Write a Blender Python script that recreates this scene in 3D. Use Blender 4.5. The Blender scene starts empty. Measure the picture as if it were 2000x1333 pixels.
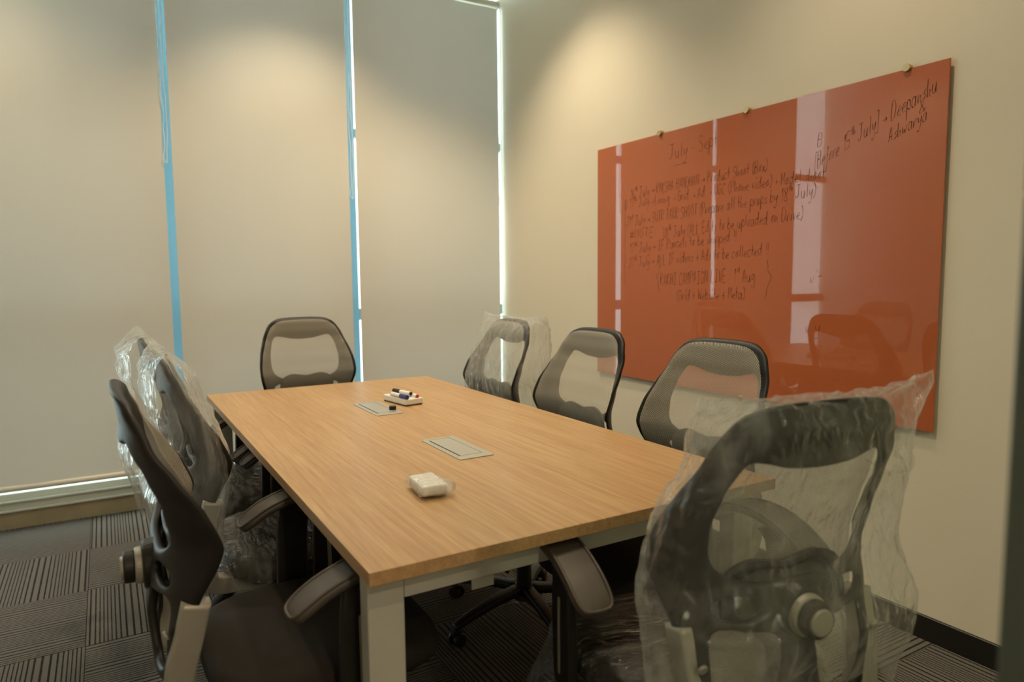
import bpy, bmesh, math, random
from mathutils import Vector, Matrix, noise
from mathutils.geometry import delaunay_2d_cdt
random.seed(7)
S = bpy.context.scene
COL = S.collection
PI = math.pi

# ------------------------------------------------------------------ camera
cam_d = bpy.data.cameras.new('camera')
cam = bpy.data.objects.new('camera', cam_d)
COL.objects.link(cam)
S.camera = cam
cam_d.sensor_width = 36.0
cam_d.lens = 24.3
cam_d.clip_start = 0.02
CR = Matrix(((0.86109272, 0.0556937, -0.5053885),
             (-0.50835502, 0.07530009, -0.8578491),
             (-0.00972099, 0.99560439, 0.09315253)))
cam.matrix_world = Matrix.Translation((0, 0, 1.25)) @ CR.to_4x4()
cam_d.dof.use_dof = True
cam_d.dof.focus_distance = 2.0
cam_d.dof.aperture_fstop = 2.8

# ------------------------------------------------------------------ world, exposure
W = bpy.data.worlds.new('overcast_sky')
S.world = W
W.use_nodes = True
bg = W.node_tree.nodes['Background']
bg.inputs[0].default_value = (0.86, 0.97, 1.0, 1)
bg.inputs[1].default_value = 5.5
S.view_settings.view_transform = 'Standard'
S.view_settings.look = 'None'
S.view_settings.gamma = 1
S.view_settings.use_curve_mapping = False
S.view_settings.exposure = 0.0
S.cycles.transparent_max_bounces = 32
S.cycles.max_bounces = 10

# recessed ceiling downlights and added fill (the lens and trim of each is built with the ceiling)
WARM = (1.0, 0.82, 0.575)
LAMPS = [(0.95, 3.42, 90, 108), (0.74, 1.70, 86, 108), (1.74, 3.12, 92, 102), (1.70, 1.45, 45, 104), (-0.70, 3.4, 60, 120), (0.50, -0.9, 60, 130),  # the lamps by the board's near end and the left wall are added fill
         (0.3, -2.4, 165, 160), (0.3, -3.8, 165, 160)]
CEIL = 3.25
for lx, ly, lw, la in LAMPS:
    ld = bpy.data.lights.new('downlight_beam', 'SPOT')
    ld.energy = lw
    ld.color = WARM
    ld.spot_size = math.radians(la)
    ld.spot_blend = 0.7
    ld.shadow_soft_size = 0.055
    lo = bpy.data.objects.new('downlight_beam', ld)
    lo.location = (lx, ly, CEIL - 0.03)
    COL.objects.link(lo)


# ------------------------------------------------------------------ materials
def mat(name):
    m = bpy.data.materials.new(name)
    m.use_nodes = True
    nt = m.node_tree
    return m, nt, nt.nodes['Principled BSDF']


def simple(name, col, rough=0.5, metal=0.0, noise_amt=0.0, nscale=60, bump=0.0, bscale=300, spec=0.5):
    m, nt, b = mat(name)
    b.inputs['Base Color'].default_value = (*col, 1)
    b.inputs['Roughness'].default_value = rough
    b.inputs['Metallic'].default_value = metal
    b.inputs['Specular IOR Level'].default_value = spec
    tc = nt.nodes.new('ShaderNodeTexCoord')
    if noise_amt:
        n = nt.nodes.new('ShaderNodeTexNoise'); n.inputs['Scale'].default_value = nscale
        n.inputs['Detail'].default_value = 4
        nt.links.new(tc.outputs['Object'], n.inputs['Vector'])
        r = nt.nodes.new('ShaderNodeMapRange')
        r.inputs[3].default_value = 1 - noise_amt; r.inputs[4].default_value = 1 + noise_amt
        nt.links.new(n.outputs['Fac'], r.inputs[0])
        mx = nt.nodes.new('ShaderNodeVectorMath'); mx.operation = 'SCALE'
        mx.inputs[0].default_value = col
        nt.links.new(r.outputs[0], mx.inputs['Scale'])
        nt.links.new(mx.outputs[0], b.inputs['Base Color'])
    if bump:
        n = nt.nodes.new('ShaderNodeTexNoise'); n.inputs['Scale'].default_value = bscale
        n.inputs['Detail'].default_value = 3
        nt.links.new(tc.outputs['Object'], n.inputs['Vector'])
        bp = nt.nodes.new('ShaderNodeBump'); bp.inputs['Strength'].default_value = bump
        bp.inputs['Distance'].default_value = 0.002
        nt.links.new(n.outputs['Fac'], bp.inputs['Height'])
        nt.links.new(bp.outputs[0], b.inputs['Normal'])
    return m


M = {}
M['wall'] = simple('painted plaster', (0.74, 0.68, 0.55), 0.65, noise_amt=0.02, nscale=3, bump=0.15, bscale=90, spec=0.25)
M['left'] = simple('matt partition laminate', (0.74, 0.71, 0.63), 0.6, noise_amt=0.03, nscale=4)
M['ceiling'] = simple('ceiling paint', (0.72, 0.69, 0.62), 0.8, noise_amt=0.02, nscale=4)
M['skirting'] = simple('black skirting laminate', (0.012, 0.011, 0.010), 0.4, noise_amt=0.2, nscale=20)
M['kerb'] = simple('tan painted kerb', (0.34, 0.27, 0.165), 0.6, noise_amt=0.25, nscale=9, bump=0.2, bscale=60)
M['sill'] = simple('white aluminium sill', (0.52, 0.48, 0.40), 0.4, noise_amt=0.05, nscale=8)
M['blue'] = simple('blue film on aluminium mullion', (0.13, 0.27, 0.40), 0.35, noise_amt=0.08, nscale=5)
M['silver'] = simple('silver powder coat', (0.33, 0.31, 0.265), 0.42, metal=0.35, noise_amt=0.04, nscale=30, bump=0.1, bscale=900)
M['steel'] = simple('brushed grey steel', (0.50, 0.49, 0.43), 0.40, metal=0.25, noise_amt=0.12, nscale=12)
M['alu'] = simple('anodised aluminium plate', (0.50, 0.49, 0.44), 0.33, metal=0.6, noise_amt=0.03, nscale=60)
M['black'] = simple('black moulded plastic', (0.010, 0.0085, 0.007), 0.45, noise_amt=0.1, nscale=40, bump=0.12, bscale=1500, spec=0.35)
M['armtop'] = simple('grey brown soft arm pad', (0.055, 0.044, 0.034), 0.55, noise_amt=0.08, nscale=60, bump=0.1, bscale=1500)
M['fabric'] = simple('black seat fabric', (0.017, 0.0135, 0.010), 0.85, noise_amt=0.3, nscale=500, bump=0.5, bscale=900, spec=0.2)
M['brass'] = simple('brushed brass cap', (0.60, 0.46, 0.26), 0.28, metal=1.0, noise_amt=0.03)
M['white'] = simple('white plastic', (0.75, 0.73, 0.68), 0.4, noise_amt=0.02)
M['felt'] = simple('dark felt', (0.03, 0.03, 0.03), 0.9, noise_amt=0.2, nscale=200)
M['bluecap'] = simple('blue plastic', (0.012, 0.022, 0.20), 0.35, noise_amt=0.02)
M['redcap'] = simple('red plastic', (0.45, 0.03, 0.02), 0.35, noise_amt=0.02)
M['slot'] = simple('dark slot', (0.006, 0.006, 0.006), 0.7, noise_amt=0.02)
M['doorframe'] = simple('dark green grey door edge', (0.09, 0.11, 0.085), 0.4, noise_amt=0.06, nscale=6)
M['green'] = simple('printed green label', (0.10, 0.17, 0.12), 0.5, noise_amt=0.5, nscale=60)
M['tube'] = simple('blind roller fabric', (0.74, 0.71, 0.62), 0.7, noise_amt=0.02)
M['cord'] = simple('white bead cord', (0.75, 0.78, 0.78), 0.4, noise_amt=0.02)


def blind_mat():
    m, nt, b = mat('roller blind fabric')
    N, L = nt.nodes, nt.links
    tc = N.new('ShaderNodeTexCoord')
    mp = N.new('ShaderNodeMapping'); mp.inputs['Scale'].default_value = (450, 1, 450)
    L.new(tc.outputs['Object'], mp.inputs[0])
    n = N.new('ShaderNodeTexNoise'); n.inputs['Scale'].default_value = 1; n.inputs['Detail'].default_value = 2
    L.new(mp.outputs[0], n.inputs['Vector'])
    r = N.new('ShaderNodeMapRange'); r.inputs[3].default_value = 0.95; r.inputs[4].default_value = 1.05
    L.new(n.outputs['Fac'], r.inputs[0])
    v = N.new('ShaderNodeVectorMath'); v.operation = 'SCALE'; v.inputs[0].default_value = (0.64, 0.585, 0.475)
    L.new(r.outputs[0], v.inputs['Scale'])
    L.new(v.outputs[0], b.inputs['Base Color'])
    b.inputs['Roughness'].default_value = 0.75
    b.inputs['Specular IOR Level'].default_value = 0.2
    tr = N.new('ShaderNodeBsdfTranslucent'); tr.inputs[0].default_value = (0.85, 0.88, 0.85, 1)
    mx = N.new('ShaderNodeMixShader'); mx.inputs[0].default_value = 0.045
    L.new(b.outputs[0], mx.inputs[1]); L.new(tr.outputs[0], mx.inputs[2])
    L.new(mx.outputs[0], N['Material Output'].inputs[0])
    return m


M['blind'] = blind_mat()


def two_sided_fresnel(N, L, ior, normal=None):
    # the same air-to-glass reflectance on either side of a thin sheet
    ge = N.new('ShaderNodeNewGeometry')
    r = N.new('ShaderNodeMapRange'); r.inputs[3].default_value = ior; r.inputs[4].default_value = 1 / ior
    L.new(ge.outputs['Backfacing'], r.inputs[0])
    fr = N.new('ShaderNodeFresnel'); L.new(r.outputs[0], fr.inputs[0])
    if normal is not None: L.new(normal, fr.inputs['Normal'])
    return fr.outputs[0]


def glass_mat(name, tint, refl=0.5):
    m, nt, b = mat(name)
    N, L = nt.nodes, nt.links
    t = N.new('ShaderNodeBsdfTransparent'); t.inputs[0].default_value = (*tint, 1)
    g = N.new('ShaderNodeBsdfGlossy'); g.inputs['Roughness'].default_value = 0.02
    mx = N.new('ShaderNodeMixShader')
    L.new(two_sided_fresnel(N, L, 1.5), mx.inputs[0]); L.new(t.outputs[0], mx.inputs[1]); L.new(g.outputs[0], mx.inputs[2])
    L.new(mx.outputs[0], N['Material Output'].inputs[0])
    N.remove(b)
    return m


M['pane'] = glass_mat('window glass', (0.86, 0.93, 0.92))
M['doorglass'] = glass_mat('green tinted door glass', (0.86, 0.92, 0.87))


def wood_mat():
    m, nt, b = mat('light oak laminate')
    N, L = nt.nodes, nt.links
    tc = N.new('ShaderNodeTexCoord')
    mp = N.new('ShaderNodeMapping'); mp.inputs['Scale'].default_value = (60, 1.6, 60)
    L.new(tc.outputs['Object'], mp.inputs[0])
    n = N.new('ShaderNodeTexNoise'); n.inputs['Scale'].default_value = 1.5; n.inputs['Detail'].default_value = 6
    n.inputs['Roughness'].default_value = 0.62; n.inputs['Distortion'].default_value = 0.25
    L.new(mp.outputs[0], n.inputs['Vector'])
    mp2 = N.new('ShaderNodeMapping'); mp2.inputs['Scale'].default_value = (190, 5.5, 190)
    L.new(tc.outputs['Object'], mp2.inputs[0])
    n2 = N.new('ShaderNodeTexNoise'); n2.inputs['Scale'].default_value = 1.4; n2.inputs['Detail'].default_value = 3
    L.new(mp2.outputs[0], n2.inputs['Vector'])
    mp3 = N.new('ShaderNodeMapping'); mp3.inputs['Scale'].default_value = (7, .5, 7)
    L.new(tc.outputs['Object'], mp3.inputs[0])
    n3 = N.new('ShaderNodeTexNoise'); n3.inputs['Scale'].default_value = 1.0; n3.inputs['Detail'].default_value = 2
    L.new(mp3.outputs[0], n3.inputs['Vector'])
    a = N.new('ShaderNodeMath'); a.operation = 'MULTIPLY_ADD'; a.inputs[1].default_value = 0.65
    L.new(n2.outputs['Fac'], a.inputs[0]); L.new(n.outputs['Fac'], a.inputs[2])
    a2 = N.new('ShaderNodeMath'); a2.operation = 'MULTIPLY_ADD'; a2.inputs[1].default_value = 0.35
    L.new(n3.outputs['Fac'], a2.inputs[0]); L.new(a.outputs[0], a2.inputs[2])
    cr = N.new('ShaderNodeValToRGB')
    e = cr.color_ramp.elements
    e[0].position = 0.70; e[0].color = (0.31, 0.175, 0.078, 1)
    e[1].position = 1.25; e[1].color = (0.50, 0.33, 0.165, 1)
    x = cr.color_ramp.elements.new(0.98); x.color = (0.42, 0.255, 0.118, 1)
    mr = N.new('ShaderNodeMath'); mr.operation = 'MULTIPLY'; mr.inputs[1].default_value = 1.0
    L.new(a2.outputs[0], mr.inputs[0])
    e[1].position = 1.0; x.position = 0.80; e[0].position = 0.52
    sc = N.new('ShaderNodeMath'); sc.operation = 'MULTIPLY'; sc.inputs[1].default_value = 0.80
    L.new(mr.outputs[0], sc.inputs[0]); L.new(sc.outputs[0], cr.inputs[0])
    L.new(cr.outputs[0], b.inputs['Base Color'])
    b.inputs['Roughness'].default_value = 0.36
    b.inputs['Specular IOR Level'].default_value = 0.45
    bp = N.new('ShaderNodeBump'); bp.inputs['Strength'].default_value = 0.06; bp.inputs['Distance'].default_value = 0.001
    L.new(n2.outputs['Fac'], bp.inputs['Height']); L.new(bp.outputs[0], b.inputs['Normal'])
    return m


M['wood'] = wood_mat()


def carpet_mat():
    m, nt, b = mat('ribbed carpet tile')
    N, L = nt.nodes, nt.links
    tc = N.new('ShaderNodeTexCoord')
    oi = N.new('ShaderNodeObjectInfo')
    sx = N.new('ShaderNodeSeparateXYZ'); L.new(tc.outputs['Object'], sx.inputs[0])
    nz = N.new('ShaderNodeTexNoise'); nz.inputs['Scale'].default_value = 140; nz.inputs['Detail'].default_value = 2
    L.new(tc.outputs['Object'], nz.inputs['Vector'])

    def math_(op, a, c=None, d=None):
        q = N.new('ShaderNodeMath'); q.operation = op
        for i, v in enumerate((a, c, d)):
            if v is None: continue
            if isinstance(v, (int, float)): q.inputs[i].default_value = v
            else: L.new(v, q.inputs[i])
        return q.outputs[0]
    wob = math_('MULTIPLY_ADD', nz.outputs['Fac'], 0.0035, sx.outputs['X'])
    ph = math_('MULTIPLY', oi.outputs['Random'], 6.283)
    slow = math_('SINE', math_('MULTIPLY_ADD', wob, 2 * PI * 6.0, ph))
    fast = math_('SINE', math_('MULTIPLY_ADD', slow, 3.4, math_('MULTIPLY_ADD', wob, 2 * PI * 62, ph)))
    line = N.new('ShaderNodeMapRange'); line.inputs[1].default_value = 0.42; line.inputs[2].default_value = 0.80
    L.new(fast, line.inputs[0])
    fine = math_('SINE', math_('MULTIPLY', wob, 2 * PI * 190))
    fibre = N.new('ShaderNodeTexNoise'); fibre.inputs['Scale'].default_value = 420; fibre.inputs['Detail'].default_value = 2
    L.new(tc.outputs['Object'], fibre.inputs['Vector'])
    k = math_('MULTIPLY_ADD', fine, 0.10, math_('MULTIPLY_ADD', fibre.outputs['Fac'], 1.1, 0.45))
    v = N.new('ShaderNodeVectorMath'); v.operation = 'SCALE'; v.inputs[0].default_value = (0.128, 0.117, 0.104)
    L.new(k, v.inputs['Scale'])
    mx = N.new('ShaderNodeMix'); mx.data_type = 'RGBA'
    L.new(line.outputs[0], mx.inputs[0]); L.new(v.outputs[0], mx.inputs[6]); mx.inputs[7].default_value = (0.018, 0.016, 0.015, 1)
    L.new(mx.outputs[2], b.inputs['Base Color'])
    b.inputs['Roughness'].default_value = 0.95
    b.inputs['Specular IOR Level'].default_value = 0.1
    bp = N.new('ShaderNodeBump'); bp.inputs['Strength'].default_value = 0.6; bp.inputs['Distance'].default_value = 0.003
    hh = math_('MULTIPLY_ADD', line.outputs[0], -0.8, fibre.outputs['Fac'])
    L.new(hh, bp.inputs['Height']); L.new(bp.outputs[0], b.inputs['Normal'])
    return m


M['carpet'] = carpet_mat()


def mesh_mat():
    """woven net: staggered round holes, laid out on the UV map in metres"""
    m, nt, b = mat('grey net fabric')
    N, L = nt.nodes, nt.links
    uv = N.new('ShaderNodeUVMap'); uv.uv_map = 'UVMap'
    outs = []
    for off in (0.0, 0.5):
        mp = N.new('ShaderNodeVectorMath'); mp.operation = 'MULTIPLY_ADD'
        mp.inputs[1].default_value = (1 / 0.0058, 1 / 0.0048, 0); mp.inputs[2].default_value = (off, off, 0)
        L.new(uv.outputs[0], mp.inputs[0])
        fr = N.new('ShaderNodeVectorMath'); fr.operation = 'FRACTION'; L.new(mp.outputs[0], fr.inputs[0])
        sb = N.new('ShaderNodeVectorMath'); sb.operation = 'SUBTRACT'; sb.inputs[1].default_value = (.5, .5, 0)
        L.new(fr.outputs[0], sb.inputs[0])
        ln = N.new('ShaderNodeVectorMath'); ln.operation = 'LENGTH'; L.new(sb.outputs[0], ln.inputs[0])
        lt = N.new('ShaderNodeMath'); lt.operation = 'LESS_THAN'; lt.inputs[1].default_value = 0.285
        L.new(ln.outputs['Value'], lt.inputs[0]); outs.append(lt.outputs[0])
    mxx = N.new('ShaderNodeMath'); mxx.operation = 'MAXIMUM'
    L.new(outs[0], mxx.inputs[0]); L.new(outs[1], mxx.inputs[1])
    b.inputs['Base Color'].default_value = (0.36, 0.34, 0.28, 1)
    b.inputs['Roughness'].default_value = 0.6
    t = N.new('ShaderNodeBsdfTransparent')
    mx = N.new('ShaderNodeMixShader')
    L.new(mxx.outputs[0], mx.inputs[0]); L.new(b.outputs[0], mx.inputs[1]); L.new(t.outputs[0], mx.inputs[2])
    L.new(mx.outputs[0], N['Material Output'].inputs[0])
    return m


M['net'] = mesh_mat()


def film_mat(name, haze=0.06, edge=0.5, rough=0.10, bscale=26.0, bstr=0.75, stretch=(1, 1, 0.4), **kw):
    m, nt, b = mat(name)
    N, L = nt.nodes, nt.links
    tc = N.new('ShaderNodeTexCoord')
    mp = N.new('ShaderNodeMapping'); mp.inputs['Scale'].default_value = stretch
    L.new(tc.outputs['Object'], mp.inputs[0])
    n = N.new('ShaderNodeTexNoise'); n.inputs['Scale'].default_value = bscale; n.inputs['Detail'].default_value = 5
    n.inputs['Distortion'].default_value = 1.2
    L.new(mp.outputs[0], n.inputs['Vector'])
    bp = N.new('ShaderNodeBump'); bp.inputs['Strength'].default_value = bstr; bp.inputs['Distance'].default_value = 0.02
    L.new(n.outputs['Fac'], bp.inputs['Height'])
    N.remove(b)
    df = N.new('ShaderNodeBsdfDiffuse'); df.inputs[0].default_value = (0.80, 0.80, 0.76, 1)
    tl = N.new('ShaderNodeBsdfTranslucent'); tl.inputs[0].default_value = (0.85, 0.85, 0.82, 1)
    m1 = N.new('ShaderNodeMixShader'); m1.inputs[0].default_value = 0.5
    L.new(df.outputs[0], m1.inputs[1]); L.new(tl.outputs[0], m1.inputs[2])
    g = N.new('ShaderNodeBsdfGlossy'); g.inputs['Roughness'].default_value = rough
    g.inputs[0].default_value = (1, 1, 1, 1)
    L.new(bp.outputs[0], g.inputs['Normal'])
    fr = two_sided_fresnel(N, L, 1.5, bp.outputs[0])
    t = N.new('ShaderNodeBsdfTransparent'); t.inputs[0].default_value = (0.97, 0.98, 0.97, 1)
    lw = N.new('ShaderNodeLayerWeight'); lw.inputs[0].default_value = 0.5
    L.new(bp.outputs[0], lw.inputs['Normal'])
    p = N.new('ShaderNodeMath'); p.operation = 'POWER'; p.inputs[1].default_value = 3.5
    L.new(lw.outputs['Facing'], p.inputs[0])
    q = N.new('ShaderNodeMath'); q.operation = 'MULTIPLY_ADD'; q.inputs[1].default_value = edge; q.inputs[2].default_value = haze
    L.new(p.outputs[0], q.inputs[0])
    q.use_clamp = True
    # cloudy creases of the crumpled sheet
    mp2 = N.new('ShaderNodeMapping'); mp2.inputs['Scale'].default_value = (stretch[0] * 14, stretch[1] * 14, stretch[2] * 11)
    L.new(tc.outputs['Object'], mp2.inputs[0])
    n2 = N.new('ShaderNodeTexNoise'); n2.inputs['Scale'].default_value = 1.0; n2.inputs['Detail'].default_value = 6; n2.inputs['Distortion'].default_value = 0.6
    L.new(mp2.outputs[0], n2.inputs['Vector'])
    st = N.new('ShaderNodeMapRange'); st.inputs[1].default_value = 0.52; st.inputs[2].default_value = 0.78; st.inputs[4].default_value = kw.get('streak', 0.26)
    L.new(n2.outputs['Fac'], st.inputs[0])
    ad = N.new('ShaderNodeMath'); ad.operation = 'ADD'; ad.use_clamp = True
    L.new(q.outputs[0], ad.inputs[0]); L.new(st.outputs[0], ad.inputs[1]); q = ad
    m2 = N.new('ShaderNodeMixShader'); L.new(q.outputs[0], m2.inputs[0]); L.new(t.outputs[0], m2.inputs[1]); L.new(m1.outputs[0], m2.inputs[2])
    m3 = N.new('ShaderNodeMixShader'); L.new(fr, m3.inputs[0]); L.new(m2.outputs[0], m3.inputs[1]); L.new(g.outputs[0], m3.inputs[2])
    L.new(m3.outputs[0], N['Material Output'].inputs[0])
    return m


M['film'] = film_mat('clear polythene bag')
M['wrap'] = film_mat('tight clear seat film', haze=0.03, edge=0.25, rough=0.12, bscale=34, bstr=0.6, stretch=(0.35, 1, 1))
M['pouch'] = film_mat('clear crinkled pouch', haze=0.16, edge=0.5, rough=0.15, bscale=90, bstr=0.5, stretch=(1, 1, 1))


def board_mat():
    m, nt, b = mat('back painted red glass')
    N, L = nt.nodes, nt.links
    b.inputs['Base Color'].default_value = (0.36, 0.085, 0.028, 1)
    b.inputs['Roughness'].default_value = 0.5
    b.inputs['Specular IOR Level'].default_value = 0.0
    b.inputs['Coat Weight'].default_value = 1.0
    b.inputs['Coat Roughness'].default_value = 0.015
    b.inputs['Coat IOR'].default_value = 1.55
    tc = N.new('ShaderNodeTexCoord')
    n = N.new('ShaderNodeTexNoise'); n.inputs['Scale'].default_value = 2.2; n.inputs['Detail'].default_value = 6
    L.new(tc.outputs['Object'], n.inputs['Vector'])
    r = N.new('ShaderNodeMapRange'); r.inputs[3].default_value = 0.93; r.inputs[4].default_value = 1.07
    L.new(n.outputs['Fac'], r.inputs[0])
    v = N.new('ShaderNodeVectorMath'); v.operation = 'SCALE'; v.inputs[0].default_value = (0.46, 0.124, 0.048)
    L.new(r.outputs[0], v.inputs['Scale']); L.new(v.outputs[0], b.inputs['Base Color'])
    return m


M['board'] = board_mat()


def ink_mat(name, col, op):
    m, nt, b = mat(name)
    N, L = nt.nodes, nt.links
    b.inputs['Base Color'].default_value = (*col, 1); b.inputs['Roughness'].default_value = 0.7
    b.inputs['Specular IOR Level'].default_value = 0.1
    tc = N.new('ShaderNodeTexCoord')
    n = N.new('ShaderNodeTexNoise'); n.inputs['Scale'].default_value = 25
    L.new(tc.outputs['Object'], n.inputs['Vector'])
    r = N.new('ShaderNodeMapRange'); r.inputs[1].default_value = 0.3; r.inputs[2].default_value = 0.7
    r.inputs[3].default_value = op - 0.22; r.inputs[4].default_value = op + 0.15
    L.new(n.outputs['Fac'], r.inputs[0])
    t = N.new('ShaderNodeBsdfTransparent')
    mx = N.new('ShaderNodeMixShader')
    L.new(r.outputs[0], mx.inputs[0]); L.new(t.outputs[0], mx.inputs[1]); L.new(b.outputs[0], mx.inputs[2])
    L.new(mx.outputs[0], N['Material Output'].inputs[0])
    return m


M['ink'] = ink_mat('dry black marker ink', (0.035, 0.02, 0.016), 0.70)
M['inkfaint'] = ink_mat('faded marker ink', (0.16, 0.03, 0.015), 0.40)
M['inkred'] = ink_mat('red marker ink', (0.28, 0.02, 0.012), 0.70)

lm, lnt, lb = mat('lit lamp lens')
lb.inputs['Emission Color'].default_value = (*WARM, 1)
lb.inputs['Emission Strength'].default_value = 12
M['lens'] = lm


# ------------------------------------------------------------------ helpers
def obj(name, bm, m, parent=None, smooth=False, bevel=0.0, segs=2):
    me = bpy.data.meshes.new(name)
    if bevel:
        es = [e for e in bm.edges if len(e.link_faces) == 2 and e.calc_face_angle(0) > 0.6]
        bmesh.ops.bevel(bm, geom=es, offset=bevel, segments=segs, profile=0.5, affect='EDGES')
    bmesh.ops.recalc_face_normals(bm, faces=bm.faces)
    bm.to_mesh(me); bm.free()
    if smooth:
        for p in me.polygons: p.use_smooth = True
    me.materials.append(m)
    o = bpy.data.objects.new(name, me)
    COL.objects.link(o)
    if parent is not None: o.parent = parent
    return o


def box(bm, x0, x1, y0, y1, z0, z1, rot=None):
    r = bmesh.ops.create_cube(bm, size=1)
    mtx = Matrix.Translation(((x0 + x1) / 2, (y0 + y1) / 2, (z0 + z1) / 2)) @ Matrix.Diagonal((x1 - x0, y1 - y0, z1 - z0, 1))
    if rot is not None: mtx = rot @ mtx
    bmesh.ops.transform(bm, matrix=mtx, verts=r['verts'])
    return r['verts']


def cyl(bm, p0, p1, r0, r1=None, seg=20, cap=True):
    p0, p1 = Vector(p0), Vector(p1)
    r1 = r0 if r1 is None else r1
    d = p1 - p0
    r = bmesh.ops.create_cone(bm, cap_ends=cap, segments=seg, radius1=r0, radius2=r1, depth=d.length)
    mt = Matrix.Translation((p0 + p1) / 2) @ d.to_track_quat('Z', 'Y').to_matrix().to_4x4()
    bmesh.ops.transform(bm, matrix=mt, verts=r['verts'])
    return r['verts']


def catmull(pts, n=6, closed=False):
    out = []
    P = [Vector(p) for p in pts]
    L = len(P)
    rng = L if closed else L - 1
    for i in range(rng):
        if closed:
            a, b, c, d = P[(i - 1) % L], P[i], P[(i + 1) % L], P[(i + 2) % L]
        else:
            a, b, c, d = P[max(i - 1, 0)], P[i], P[i + 1], P[min(i + 2, L - 1)]
        for k in range(n):
            t = k / n
            out.append(0.5 * ((2 * b) + (c - a) * t + (2 * a - 5 * b + 4 * c - d) * t * t + (3 * b - a - 3 * c + d) * t ** 3))
    if not closed: out.append(P[-1])
    return out


def sweep(bm, path, section_fn, side, cap=True):
    """sweep a 2-D section (list of (a,b)) along path; a runs along `side`, b along the cross direction"""
    side = Vector(side).normalized()
    rings = []
    n = len(path)
    for i, p in enumerate(path):
        t = (path[min(i + 1, n - 1)] - path[max(i - 1, 0)]).normalized()
        s = (side - t * side.dot(t)).normalized()
        u = t.cross(s).normalized()
        rings.append([bm.verts.new(p + s * a + u * b) for a, b in section_fn(i / (n - 1))])
    k = len(rings[0])
    for i in range(n - 1):
        for j in range(k):
            bm.faces.new((rings[i][j], rings[i][(j + 1) % k], rings[i + 1][(j + 1) % k], rings[i + 1][j]))
    if cap:
        bm.faces.new(rings[0]); bm.faces.new(list(reversed(rings[-1])))


def rrect(w, h, r, seg=4):
    pts = []
    for cx, cy, a0 in ((w - r, h - r, 0), (-w + r, h - r, 90), (-w + r, -h + r, 180), (w - r, -h + r, 270)):
        for k in range(seg + 1):
            a = math.radians(a0 + 90 * k / seg)
            pts.append((cx + r * math.cos(a), cy + r * math.sin(a)))
    return pts


def circ(r, seg=10, ry=None):
    ry = r if ry is None else ry
    return [(r * math.cos(2 * PI * k / seg), ry * math.sin(2 * PI * k / seg)) for k in range(seg)]


def interp(tab, z):
    tab = sorted(tab)
    if z <= tab[0][0]: return tab[0][1]
    for (a, va), (b, vb) in zip(tab, tab[1:]):
        if z <= b:
            t = (z - a) / (b - a); t = t * t * (3 - 2 * t) * 0.35 + t * 0.65
            return va + (vb - va) * t
    return tab[-1][1]


def thing(name, label, cat, loc=(0, 0, 0), rotz=0, group=None):
    o = bpy.data.objects.new(name, None)
    o.empty_display_size = 0.1
    COL.objects.link(o)
    o.location = loc; o.rotation_euler = (0, 0, rotz)
    o['label'] = label; o['category'] = cat
    if group: o['group'] = group
    return o


def tag(o, label, cat, group=None):
    o['label'] = label; o['category'] = cat
    if group: o['group'] = group
    return o


def struct(o, label=None, cat='room'):
    o['kind'] = 'structure'
    if label: o['label'] = label; o['category'] = cat
    return o


# ------------------------------------------------------------------ room shell
XR, XL, YF, YB = 2.36, -1.25, -5.0, 4.217
bm = bmesh.new(); box(bm, XL - 0.35, XR + 0.35, YF - 0.1, 4.42, -0.12, -0.008)
floor = struct(obj('floor', bm, M['felt']), 'floor slab under dark striped carpet tiles', 'floor')
bm = bmesh.new(); box(bm, -0.2492, 0.2492, -0.2492, 0.2492, -0.008, 0)
tile0 = obj('carpet_tile', bm, M['carpet'], floor, bevel=0.0015, segs=1)
first = True
for i in range(-3, 5):
    for j in range(-3, 9):
        cx = -0.12 + 0.5 * i + 0.25; cy = 4.2 - 0.5 * j - 0.25
        if cx > XR + 0.1: continue
        rot = 0 if (i + j) % 2 == 0 else PI / 2
        if (i * 7 + j * 3) % 5 in (1, 2): rot += PI
        x0, x1 = max(cx - 0.2492, XL + 0.001), min(cx + 0.2492, XR - 0.013)
        y1 = min(cy + 0.2492, YB - 0.002)
        if x1 - x0 < 0.05: continue
        full = (x1 - x0) > 0.495
        if first and full:
            t = tile0; first = False
        elif full:
            t = tile0.copy(); COL.objects.link(t)
        else:
            bm = bmesh.new(); a0, a1 = x0 - cx, x1 - cx
            if abs(math.sin(rot)) > 0.5:
                s = math.sin(rot)
                lo, hi = sorted((-a0 * s, -a1 * s))
                box(bm, -0.2492, 0.2492, lo, hi, -0.008, 0)
            else:
                c = math.cos(rot); lo, hi = sorted((a0 * c, a1 * c))
                box(bm, lo, hi, -0.2492, 0.2492, -0.008, 0)
            t = obj('carpet_tile', bm, M['carpet'], floor)
        t.location = (cx, cy, 0); t.rotation_euler = (0, 0, rot)
if first: bpy.data.objects.remove(tile0)

bm = bmesh.new(); box(bm, XL - 0.35, XR + 0.35, YF - 0.1, 4.42, CEIL, CEIL + 0.1)
struct(obj('ceiling', bm, M['ceiling']), 'plain painted ceiling above the table', 'ceiling')
bm = bmesh.new(); box(bm, XR, XR + 0.1, YF, 4.135, -0.008, CEIL)
struct(obj('wall_right', bm, M['wall']), 'cream painted wall carrying the red glass board', 'wall')
bm = bmesh.new(); box(bm, XR + 0.25, XR + 0.33, 4.0, 4.42, -0.008, CEIL)
struct(obj('wall_end', bm, M['wall']), 'added pale wall stopping stray daylight past the window corner', 'wall')  # added with the panel below to keep outside light from leaking in
bm = bmesh.new(); box(bm, XR + 0.1, XR + 0.25, 4.0, 4.06, -0.008, CEIL)
struct(obj('wall_return', bm, M['wall']), 'added pale panel closing the light leak behind the window corner', 'wall')
bm = bmesh.new(); box(bm, XL - 0.1, XL, YF, 4.20, -0.008, CEIL)
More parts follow.
